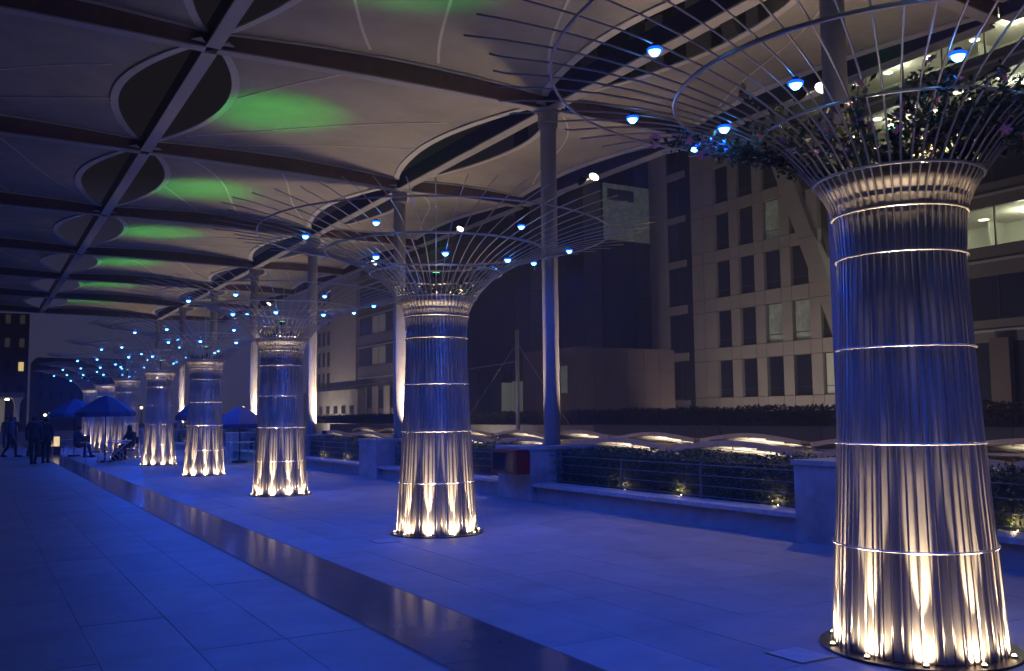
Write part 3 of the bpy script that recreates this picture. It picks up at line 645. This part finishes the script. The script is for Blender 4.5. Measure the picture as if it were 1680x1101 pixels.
# brown stone box, lit glass box, dark tower behind
bb = thing('stone_pavilion', 'windowless brown stone box building between the tall column and the office block', 'building')
ob('core', MB().box(33.85, 41.9, 49.1, 56.0, -3.2, 5.85).mesh('core', M['cladjoint']), bb)
for q in range(6):
    for j in range(6):
        ob('stone_panel', MB().box(33.8+q*1.36+.01, 33.8+(q+1)*1.36-.01, 49.0, 49.09, 5.95-(j+1)*1.5+.01, 5.95-j*1.5-.01).mesh('stone_panel', M['brown']), bb)
for q in range(4):
    for j in range(6):
        ob('stone_panel', MB().box(33.74, 33.84, 49.0+q*1.7+.01, 49.0+(q+1)*1.7-.01, 5.95-(j+1)*1.5+.01, 5.95-j*1.5-.01).mesh('stone_panel', M['brown']), bb)
w = ob('window', MB().box(33.70, 33.735, 50.0, 50.9, 2.9, 4.8).mesh('window', M['winframe']), bb); ob('pane', MB().box(33.68, 33.698, 50.06, 50.84, 2.96, 4.74).mesh('pane', M['dimroom']), w)
gb = thing('glass_pavilion', 'dim green-grey lit glass pavilion with yellow plants at its foot behind the mast', 'building')
for q in range(5):
    x = 33.85+q*0.92
    ob('glass_panel', MB().box(x+.02, x+.90, 59.0, 59.1, 1.55, 3.95+0.1*q).mesh('glass_panel', M['blind']), gb)
ob('core', MB().box(33.85, 38.4, 59.12, 60.1, -3.2, 3.9).mesh('core', M['darkclad']), gb)
ob('base_wall', MB().box(33.8, 38.5, 58.9, 59.11, -3.2, 1.54).mesh('base_wall', M['darkclad']), gb)
tw = thing('dark_tower', 'tall unlit navy glass tower with one pale lit upper room behind the terrace', 'building')
ob('core', MB().box(37.2, 51.0, 60.3, 62.5, -3.2, 45).mesh('core', M['dglass']), tw)
for q in range(8):
    for j in range(10):
        x0 = 37.2+q*1.72; z0 = -3.2+j*4.8
        if q >= 4 and j == 4 and x0 > 43: continue
        ob('facade_panel', MB().box(x0+.03, x0+1.69, 60.2, 60.28, z0+.04, z0+4.76).mesh('facade_panel', M['pane'] if (q % 3) else M['darkclad']), tw)
lr = ob('lit_room', MB().box(44.3, 50.9, 60.02, 60.18, 15.9, 20.6).mesh('lit_room', M['dimroom']), tw)
ob('ceiling_unit', MB().box(44.6, 47.2, 59.75, 60.0, 19.2, 20.1).mesh('ceiling_unit', M['darkclad']), lr)

# far left office: ribbon windows, beige wing, slatted low block
fb = thing('ribbon_window_office', 'dark ribbon-windowed office block seen between the third and second steel trees', 'building')
ob('core', MB().box(FX+0.4, FX+12, 96, 125.5, -3.2, 26).mesh('core', M['darkclad']), fb)
for z in (0.9, 6.9, 11.3, 15.7, 20.1):
    s = ob('spandrel', MB().box(FX, FX+0.39, 96, 125.5, z, z+1.7).mesh('spandrel', M['spandrel']), fb)
    ob('trim_rail', MB().box(FX-0.15, FX-0.01, 96, 125.5, z-0.05, z+0.12).mesh('trim_rail', M['trim']), s)
    for q in range(12):
        y = 96.1+q*2.45; lit_ = (z in (6.9, 11.3) and q in (6, 8, 9))
        w = ob('window', MB().box(FX+0.2, FX+0.38, y, y+2.35, z+1.72, z+4.3).mesh('window', M['winframe']), fb)
        ob('pane', MB().box(FX+0.15, FX+0.195, y+.08, y+2.27, z+1.8, z+4.2).mesh('pane', M['palewin'] if lit_ else M['pane']), w)
for q in range(7): ob('pilaster', MB().box(FX-0.4, FX-0.16, 97+q*4.1, 98.6+q*4.1, -3.2, 5.6).mesh('pilaster', M['cladding']), fb)
bw = thing('beige_block', 'beige rendered block with small square windows beyond the third steel tree', 'building')
ob('wall', MB().box(FX-0.2, FX+10, 126, 148, -3.2, 22).mesh('wall', M['cladding']), bw)
ob('low_wing', MB().box(FX-1.2, FX-0.21, 122.6, 147, -3.2, 5.4).mesh('low_wing', M['concrete']), bw)
for q in range(5):
    for j in range(5):
        w = ob('window', MB().box(FX-0.26, FX-0.21, 137.2+q*2.2, 138.4+q*2.2, 6+j*3.3, 8.3+j*3.3).mesh('window', M['winframe']), bw); ob('pane', MB().box(FX-0.28, FX-0.262, 137.26+q*2.2, 138.34+q*2.2, 6.06+j*3.3, 8.24+j*3.3).mesh('pane', M['pane']), w)
    w = ob('window', MB().box(FX-1.26, FX-1.21, 124+q*3.4, 125.6+q*3.4, 1.9, 3.1).mesh('window', M['winframe']), bw); ob('pane', MB().box(FX-1.28, FX-1.262, 124.06+q*3.4, 125.54+q*3.4, 1.96, 3.04).mesh('pane', M['pane']), w)
sb = thing('slatted_block', 'low brown block with tall vertical slats left of the pale mast', 'building')
ob('core', MB().box(FX, FX+8, 76, 95, -3.2, 6.3).mesh('core', M['darkclad']), sb)
for q in range(8): ob('slat', MB().box(FX-0.25, FX-0.01, 77+q*2.3, 78.3+q*2.3, -3.2, 6.2).mesh('slat', M['brown']), sb)
for y in (104.5, 108.4):
    t = thing('wall_lantern', f'small bright wall lantern on the pilasters of the ribbon-window office, {"right" if y < 106 else "left"} one', 'lantern', 'lanterns on the pilasters', (FX-0.55, y, 3.1))
    ob('globe', MB().lathe([(0, -.15), (.14, -.08), (.18, 0), (.14, .08), (0, .15)], 10).mesh('globe', M['farlamp'], True), t); ob('bracket', MB().box(0.0, 0.14, -.03, .03, -0.02, 0.02).mesh('bracket', M['housing']), t)
# wash lights low behind the hedge, aimed at the stone facades
for n, (x, y, e_) in enumerate(((38.5, 44, 420), (39.5, 50.5, 380), (41, 32, 200), (40, 108, 700), (41, 132, 900), (31.5, 44, 50), (27, 53, 120))):
    t = thing('ground_floodlight', f'low floodlight hidden behind the hedge washing the facade, {ORD[n]} from the right', 'floodlight', 'ground floodlights behind the hedge', (x, y, -2.6))
    ob('housing', MB().box(-.15, .15, -.2, .2, -.15, .1).mesh('housing', M['housing'], bevel=0.02), t)
    light('SPOT', 'wash_light', (0, 0, 0.2), e_*5.5, (1.0, 0.84, 0.70), t, 0.15, 130, 0.8, (0.75 if n != 6 else 0.5, 0, 0.8) if n != 5 else (0.3, 0.9, 0.5))

# ================================================================== FAR LEFT: towers, pavilion, lamps
def far_tower(x0, x1, y, h, label, lits, mt, nx, nz, m2='palewin'):
    t = thing('distant_tower', label, 'building', 'distant buildings in the haze')
    ob('wall', MB().box(x0, x1, y, y+18, -3.2, h).mesh('wall', M[mt]), t)
    wv = (x1-x0)/nx
    for a in range(nx):
        for b in range(nz):
            l = (a, b) in lits
            ob('window', MB().box(x0+a*wv+wv*.32, x0+a*wv+wv*.68, y-0.06, y-0.01, 1.7+b*3.2, 2.9+b*3.2).mesh('window', M[lits[(a, b)]] if l else M['pane']), t)
far_tower(-4.0, 6.3, 140, 15.9, 'hazy brown tower with scattered lit windows at the far left edge', {(5, 2): 'yellowwin', (4, 4): 'palewin', (3, 4): 'palewin', (4, 3): 'palewin', (1, 3): 'palewin', (2, 3): 'palewin', (5, 4): 'palewin', (5, 3): 'palewin'}, 'brown', 6, 5)
far_tower(8.6, 22.0, 165, 11.5, 'faint low building with rows of dark square windows behind the parasols', {}, 'brown', 9, 3)
pv = thing('lit_pavilion', 'open white pavilion with lit interior at the left edge beyond the terrace', 'pavilion')
ob('roof', MB().box(-4, 2.85, 66.3, 74, 3.0, 3.3).mesh('roof', M['concrete'], bevel=0.03), pv)
ob('back_wall', MB().box(-4, 1.9, 72, 72.3, -3.2, 2.99).mesh('back_wall', M['white_fabric']), pv)
for x in (2.45, -0.3): ob('column', MB().lathe([(0.17, -3.2), (0.17, 2.6), (0.34, 2.99)], 16).mesh('column', M['white_fabric'], True), pv, (x, 66.8, 0))
ob('lamp', MB().lathe([(0, 0), (.12, 0), (.12, .08), (0, .08)], 10).mesh('lamp', M['flood_lens']), pv, (1.9, 67.6, 2.85))
light('POINT', 'pavilion_light', (0.2, 69, 2.5), 60, (1.0, 0.86, 0.62), pv, 0.2)
light('SPOT', 'pavilion_column_light', (2.2, 66.4, 0.3), 14, (1.0, 0.8, 0.5), pv, 0.05, 60, 0.8, (0.12, 0.15, 1))
for n, (x, y, z, mk) in enumerate([(11.4, 90, 2.84, 'farlamp'), (13.38, 90, 2.55, 'farlamp'), (11.17, 90, 1.74, 'farlamp'), (5.49, 90, 1.95, 'farlamp'), (5.9, 90, 2.05, 'farlamp'), (22.65, 90, 2.5, 'farlamp')]):
    t = thing('street_lamp', ['lamp globe directly left of the sixth steel tree, upper one', 'lamp globe between the sixth and fifth steel trees', 'lamp globe left of the sixth steel tree, lower one', 'left lamp globe of the close pair beyond the parasols', 'right lamp globe of the close pair beyond the parasols', 'lone lamp globe in the dark sky gap left of the third steel tree'][n], 'street lamp', 'small far street lamps', (x, y, z))
    ob('globe', MB().lathe([(0, -.14), (.11, -.08), (.14, 0), (.11, .08), (0, .14)], 10).mesh('globe', M[mk], True), t)
    ob('post', MB().tube([(0, 0, -.15), (0, 0, -3.2-z)], 0.05, 6).mesh('post', M['housing']), t)

# end wall of the terrace and the low far planting
ew = thing('end_wall', 'low rendered wall closing the far end of the terrace', 'wall')
ob('wall_face', MB().box(-6, 9.5, 65.6, 65.85, -0.02, 0.75).mesh('wall_face', M['wall']), ew); ob('coping', MB().box(-6, 9.5, 65.55, 65.9, 0.752, 0.82).mesh('coping', M['coping']), ew)

# ================================================================== CAFE: parasols, tables, chairs, people
def parasol(x, y, h, r, label, rot=0):
    t = thing('parasol', label, 'parasol', 'striped parasols over the cafe tables', (x, y, 0), (0, 0, rot))
    ob('pole', MB().tube([(0, 0, 0.03), (0, 0, h)], 0.025, 8).mesh('pole', M['housing']), t)
    ob('base', MB().lathe([(0, 0), (0.28, 0), (0.26, 0.07), (0.05, 0.09), (0, 0.09)], 16).mesh('base', M['housing']), t)
    n = 8
    for k in range(n):
        a0, a1 = 2*pi*k/n, 2*pi*(k+1)/n
        pn = ob('canopy_panel', None, t); bpy.data.objects.remove(pn)
        mb = MB(); st = 15; fm = []
        for j in range(st+1):
            s = j/st; rr = 0.04+r*s; z = h-(h-(h-0.62))*(s**1.25)
            for a in (a0, a1): mb.v.append((rr*cos(a), rr*sin(a), z))
        mb.v += [((0.04+r)*cos(a0), (0.04+r)*sin(a0), h-0.78), ((0.04+r)*cos(a1), (0.04+r)*sin(a1), h-0.78)]
        for j in range(st+1): mb.f.append((2*j, 2*j+1, 2*j+3, 2*j+2)); fm.append(j % 2)
        me = mb.mesh('canopy_panel', [M['pblue'], M['pdark']]); me.polygons.foreach_set('material_index', fm)
        pn = ob('canopy_panel', me, t)
        ob('rib', MB().tube([(0.03*cos(a0), 0.03*sin(a0), h-0.02), ((0.04+r)*cos(a0), (0.04+r)*sin(a0), h-0.63)], 0.009, 4).mesh('rib', M['housing']), pn)
parasol(4.25, 36.8, 2.45, 1.0, 'right and nearer blue striped parasol of the pair before the far steel trees')
parasol(3.80, 43.5, 2.45, 1.05, 'left and farther blue striped parasol of the pair before the far steel trees', 0.3)
parasol(6.95, 33.6, 2.28, 0.85, 'small blue striped parasol between the fifth and fourth steel trees', 0.2)
parasol(8.2, 33.0, 1.98, 0.9, 'low dark parasol partly hidden behind the fourth steel tree', 0.5)
# a bit of real light from the cafe tables' lanterns
def table(x, y, rot, label, cross=True):
    t = thing('cafe_table', label, 'table', 'cafe tables on the terrace', (x, y, 0), (0, 0, rot))
    ob('table_top', MB().box(-.42, .42, -.42, .42, 0.72, 0.75).mesh('table_top', M['metalwhite'], bevel=0.006), t)
    for sy in (-1, 1):
        for sx in (-1, 1):
            ob('leg', MB().tube([(sx*.40, sy*.36+sx*0.015, 0), (-sx*.36 if cross else sx*.40, sy*.36+sx*0.015, 0.72)], 0.014, 6).mesh('leg', M['metalwhite']), t)
def chair(x, y, rot, label):
    t = thing('cafe_chair', label, 'chair', 'cafe chairs on the terrace', (x, y, 0), (0, 0, rot))
    ob('seat', MB().box(-.21, .21, -.21, .21, 0.43, 0.46).mesh('seat', M['wood'], bevel=0.006), t)
    ob('backrest', MB().box(-.20, .20, .20, .225, 0.58, 0.86).mesh('backrest', M['wood'], bevel=0.006), t)
    for sx in (-1, 1):
        ob('leg', MB().tube([(sx*.19, -.19, 0), (sx*.19, -.19, .43)], 0.013, 6).mesh('leg', M['metalwhite']), t)
        ob('leg', MB().tube([(sx*.19, .21, 0), (sx*.19, .21, .84)], 0.013, 6).mesh('leg', M['metalwhite']), t)
table(4.35, 35.6, 0.2, 'nearest cross-legged cafe table under the right-hand parasol')
table(3.7, 42.4, 0.1, 'cross-legged cafe table under the left-hand parasol')
table(4.95, 38.4, -0.2, 'small cafe table just left of the seated person')
table(8.0, 32.2, 0.0, 'straight-legged table against the planter wall right of the fourth steel tree', False)
for x, y, r_, l in ((3.7, 35.4, 1.5, 'cafe chair left of the nearest cross-legged table'), (4.9, 36.0, -1.4, 'cafe chair right of the nearest cross-legged table'), (3.1, 42.2, 1.4, 'cafe chair left of the far cafe table'), (5.45, 39.0, -0.9, 'cafe chair under the seated person in dark clothes'), (4.35, 44.0, 0.2, 'cafe chair behind the far cafe table'), (6.9, 34.3, 0.6, 'cafe chair under the small parasol between steel trees')):
    chair(x, y, r_, l)
for n, (x, y, z) in enumerate(((2.75, 41.3, 0), (2.95, 41.3, 0))):
    pass
lb = thing('light_box', 'small glowing cream display box on a low stand among the walkers', 'light box', None, (3.15, 46.5, 0))
ob('stand', MB().box(-.5, .35, -.2, .2, 0.0, 0.36).mesh('stand', M['wood'], bevel=.01), lb); ob('glow_panel', MB().box(0.0, 0.30, -.15, .15, 0.42, 0.80).mesh('glow_panel', M['yellowwin'], bevel=.01), lb); ob('glow_strip', MB().box(-.5, 0.3, -.19, -.15, 0.37, 0.415).mesh('glow_strip', M['yellowwin']), lb)
gs = thing('green_signal_lamp', 'tiny green signal lamp on a stub post beside the fourth steel tree', 'lamp', None, (7.98, 34.9, 0))
ob('post', MB().tube([(0, 0, 0), (0, 0, 1.2)], 0.02, 6).mesh('post', M['housing']), gs); ob('globe', MB().lathe([(0, 1.2), (.04, 1.22), (.055, 1.26), (.04, 1.30), (0, 1.32)], 10).mesh('globe', M['green_lens'], True), gs)
light('POINT', 'green_signal_light', (-0.1, -0.1, 1.26), 4, C_GREEN, gs, 0.05)
rs = thing('red_lantern', 'small red glowing lantern on a post between the fifth and fourth steel trees', 'lantern', None, (6.35, 35.5, 0))
ob('post', MB().tube([(0, 0, 0), (0, 0, 1.3)], 0.02, 6).mesh('post', M['housing']), rs); ob('globe', MB().lathe([(0, 1.3), (.05, 1.33), (.06, 1.42), (.05, 1.5), (0, 1.53)], 10).mesh('globe', M['red_lens'], True), rs)

def person(x, y, rot, label, pose='walk', top='navycloth', low='blackcloth', scale=1.0, longhair=False):
    J = {}
    if pose == 'sit':
        P = dict(pel=(0, 0, .52), sp=(0, .02, .74), ch=(0, .0, .96), nk=(0, -.05, 1.10), hd=(0, -.10, 1.20), ht=(0, -.12, 1.31),
                 hl=(.10, -.02, .52), kl=(.13, -.44, .50), al=(.12, -.40, .08), tl=(.12, -.56, .04), hr=(-.10, -.02, .52), kr=(-.12, -.42, .52), ar=(-.14, -.52, .09), tr=(-.14, -.68, .05),
                 sl=(.18, .0, 1.0), el=(.24, -.10, .76), wl=(.12, -.34, .68), fl=(.08, -.42, .68), sr=(-.18, .0, 1.0), er=(-.23, -.12, .77), wr=(-.10, -.35, .72), fr=(-.05, -.42, .74))
    else:
        s = 1 if pose == 'walk' else 0.15
        P = dict(pel=(0, 0, .93), sp=(0, .01, 1.14), ch=(0, 0, 1.34), nk=(0, -.01, 1.50), hd=(0, -.03, 1.60), ht=(0, -.03, 1.71),
                 hl=(.10, 0, .90), kl=(.11, -.16*s, .50), al=(.10, -.18*s, .09), tl=(.11, -.34*s-.08, .04), hr=(-.10, 0, .90), kr=(-.11, .06*s, .48), ar=(-.10, .30*s, .12), tr=(-.10, .20*s-.08, .04),
                 sl=(.19, 0, 1.40), el=(.235, .08*s, 1.13), wl=(.235, -.04*s, .88), fl=(.225, -.05, .80), sr=(-.19, 0, 1.40), er=(-.235, .0, 1.13), wr=(-.235, -.16*s, .90), fr=(-.22, -.20*s, .82))
    names = list(P); rad = dict(pel=.17, sp=.16, ch=.18, nk=.062, hd=.088, ht=.065, hl=.115, kl=.078, al=.056, tl=.040, hr=.115, kr=.078, ar=.056, tr=.040, sl=.080, el=.060, wl=.044, fl=.034, sr=.080, er=.060, wr=.044, fr=.034)
    E_ = [('pel','sp'),('sp','ch'),('ch','nk'),('nk','hd'),('hd','ht'),('pel','hl'),('hl','kl'),('kl','al'),('al','tl'),('pel','hr'),('hr','kr'),('kr','ar'),('ar','tr'),('ch','sl'),('sl','el'),('el','wl'),('wl','fl'),('ch','sr'),('sr','er'),('er','wr'),('wr','fr')]
    me = bpy.data.meshes.new('body'); me.from_pydata([Vector(P[n_])*scale for n_ in names], [(names.index(a), names.index(b)) for a, b in E_], [])
    tmp = bpy.data.objects.new('tmp_body', me); COL.objects.link(tmp)
    tmp.modifiers.new('s', 'SKIN'); sv = me.skin_vertices[0].data
    for i_, n_ in enumerate(names): sv[i_].radius = (rad[n_]*scale, rad[n_]*scale*(0.72 if n_ in ('pel', 'sp', 'ch') else 1)); sv[i_].use_root = (n_ == 'pel')
    sd = tmp.modifiers.new('d', 'SUBSURF'); sd.levels = 1; sd.render_levels = 1
    dg = bpy.context.evaluated_depsgraph_get(); nm = bpy.data.meshes.new_from_object(tmp.evaluated_get(dg)); bpy.data.objects.remove(tmp)
    nm.materials.clear()
    for k_ in (top, low, 'skin'): nm.materials.append(M[k_])
    zh, zt = (P['nk'][2])*scale, (P['pel'][2]+.02)*scale
    for pg in nm.polygons:
        c = pg.center; pg.use_smooth = True
        dl = min((c-Vector(P['fl'])*scale).length, (c-Vector(P['fr'])*scale).length)
        pg.material_index = 2 if (c.z > zh or dl < 0.07) else (1 if (c.z < zt and dl > 0.2) else 0)
    t = thing('person', label, 'person', None, (x, y, 0), (0, 0, rot))
    ob('body', nm, t)
    h = Vector(P['hd'])*scale
    hp = [(0, .155), (.05, .145), (.085, .10), (.102, .04), (.100, -.01)] + ([(.11, -.12), (.12, -.24), (.02, -.26)] if longhair else [(.085, -.05)])
    ob('hair', MB().lathe(hp, 14).mesh('hair', M['hair'], True), t, tuple(h+Vector((0, .03, 0.0))))
    for f_ in ('l', 'r'):
        a = Vector(P['a'+f_]); b = Vector(P['t'+f_]); ob('shoe', MB().tube([a+Vector((0, .05, -.05)), (a+b)/2+Vector((0, 0, -.02)), b+Vector((0, -.03, 0))], [.045, .05, .032], 8).mesh('shoe', M['blackcloth'], True), t)
    return t
person(1.93, 36.9, 2.9, 'tall dark-clothed walker, largest of the group at the left edge', 'walk', 'navycloth', 'blackcloth')
person(2.35, 37.6, 2.6, 'dark walker close to the right of the tallest walker', 'stand', 'navycloth', 'blackcloth', 0.97)
person(2.30, 44.3, 0.4, 'walker in dark coat just left of the glowing box', 'walk', 'greycloth', 'blackcloth')
person(2.66, 45.2, 3.0, 'standing figure in black just right of the dark coated walker', 'stand', 'blackcloth', 'navycloth')
person(1.66, 58.0, 0.2, 'small far figure at the left edge, left of the distant pair', 'stand', 'blackcloth', 'blackcloth')
person(2.05, 58.6, 2.8, 'small far figure at the left edge, right of the distant pair', 'stand', 'blackcloth', 'blackcloth')
person(1.45, 44.6, 1.2, 'walker in navy behind the tallest walker at the left edge', 'walk', 'navycloth', 'blackcloth', 0.98)
person(3.75, 41.6, 2.0, 'seated person in navy at the far cafe table', 'sit', 'navycloth', 'blackcloth')
person(5.43, 39.0, -0.9, 'seated long-haired person in dark clothes before the sixth steel tree', 'sit', 'blackcloth', 'blackcloth', 1.0, True)
bg = MB().lathe([(0, 0), (.17, 0.01), (.21, .12), (.18, .28), (.08, .36), (0, .37)], 14)
tg = thing('bag', 'round black bag on the floor at the feet of the seated person', 'bag', None, (4.78, 37.6, 0)); ob('bag_body', bg.mesh('bag_body', M['blackcloth'], True), tg); ob('strap', MB().tube([(-.10, 0, .33), (-.08, 0, .47), (.08, 0, .47), (.10, 0, .33)], .012, 5).mesh('strap', M['blackcloth']), tg)

# ================================================================== HAZE
hz = bpy.data.materials.new('night_haze'); hz.use_nodes = True; hz.node_tree.nodes.clear()
ho = hz.node_tree.nodes.new('ShaderNodeOutputMaterial'); hv = hz.node_tree.nodes.new('ShaderNodeVolumePrincipled')
hv.inputs['Color'].default_value = (0.72, 0.72, 0.74, 1); hv.inputs['Density'].default_value = 0.0032
hz.node_tree.links.new(hv.outputs[0], ho.inputs['Volume'])
ob('haze', MB().box(-60, 90, -20, 240, -4.2, 46).mesh('haze', hz), kind='stuff')
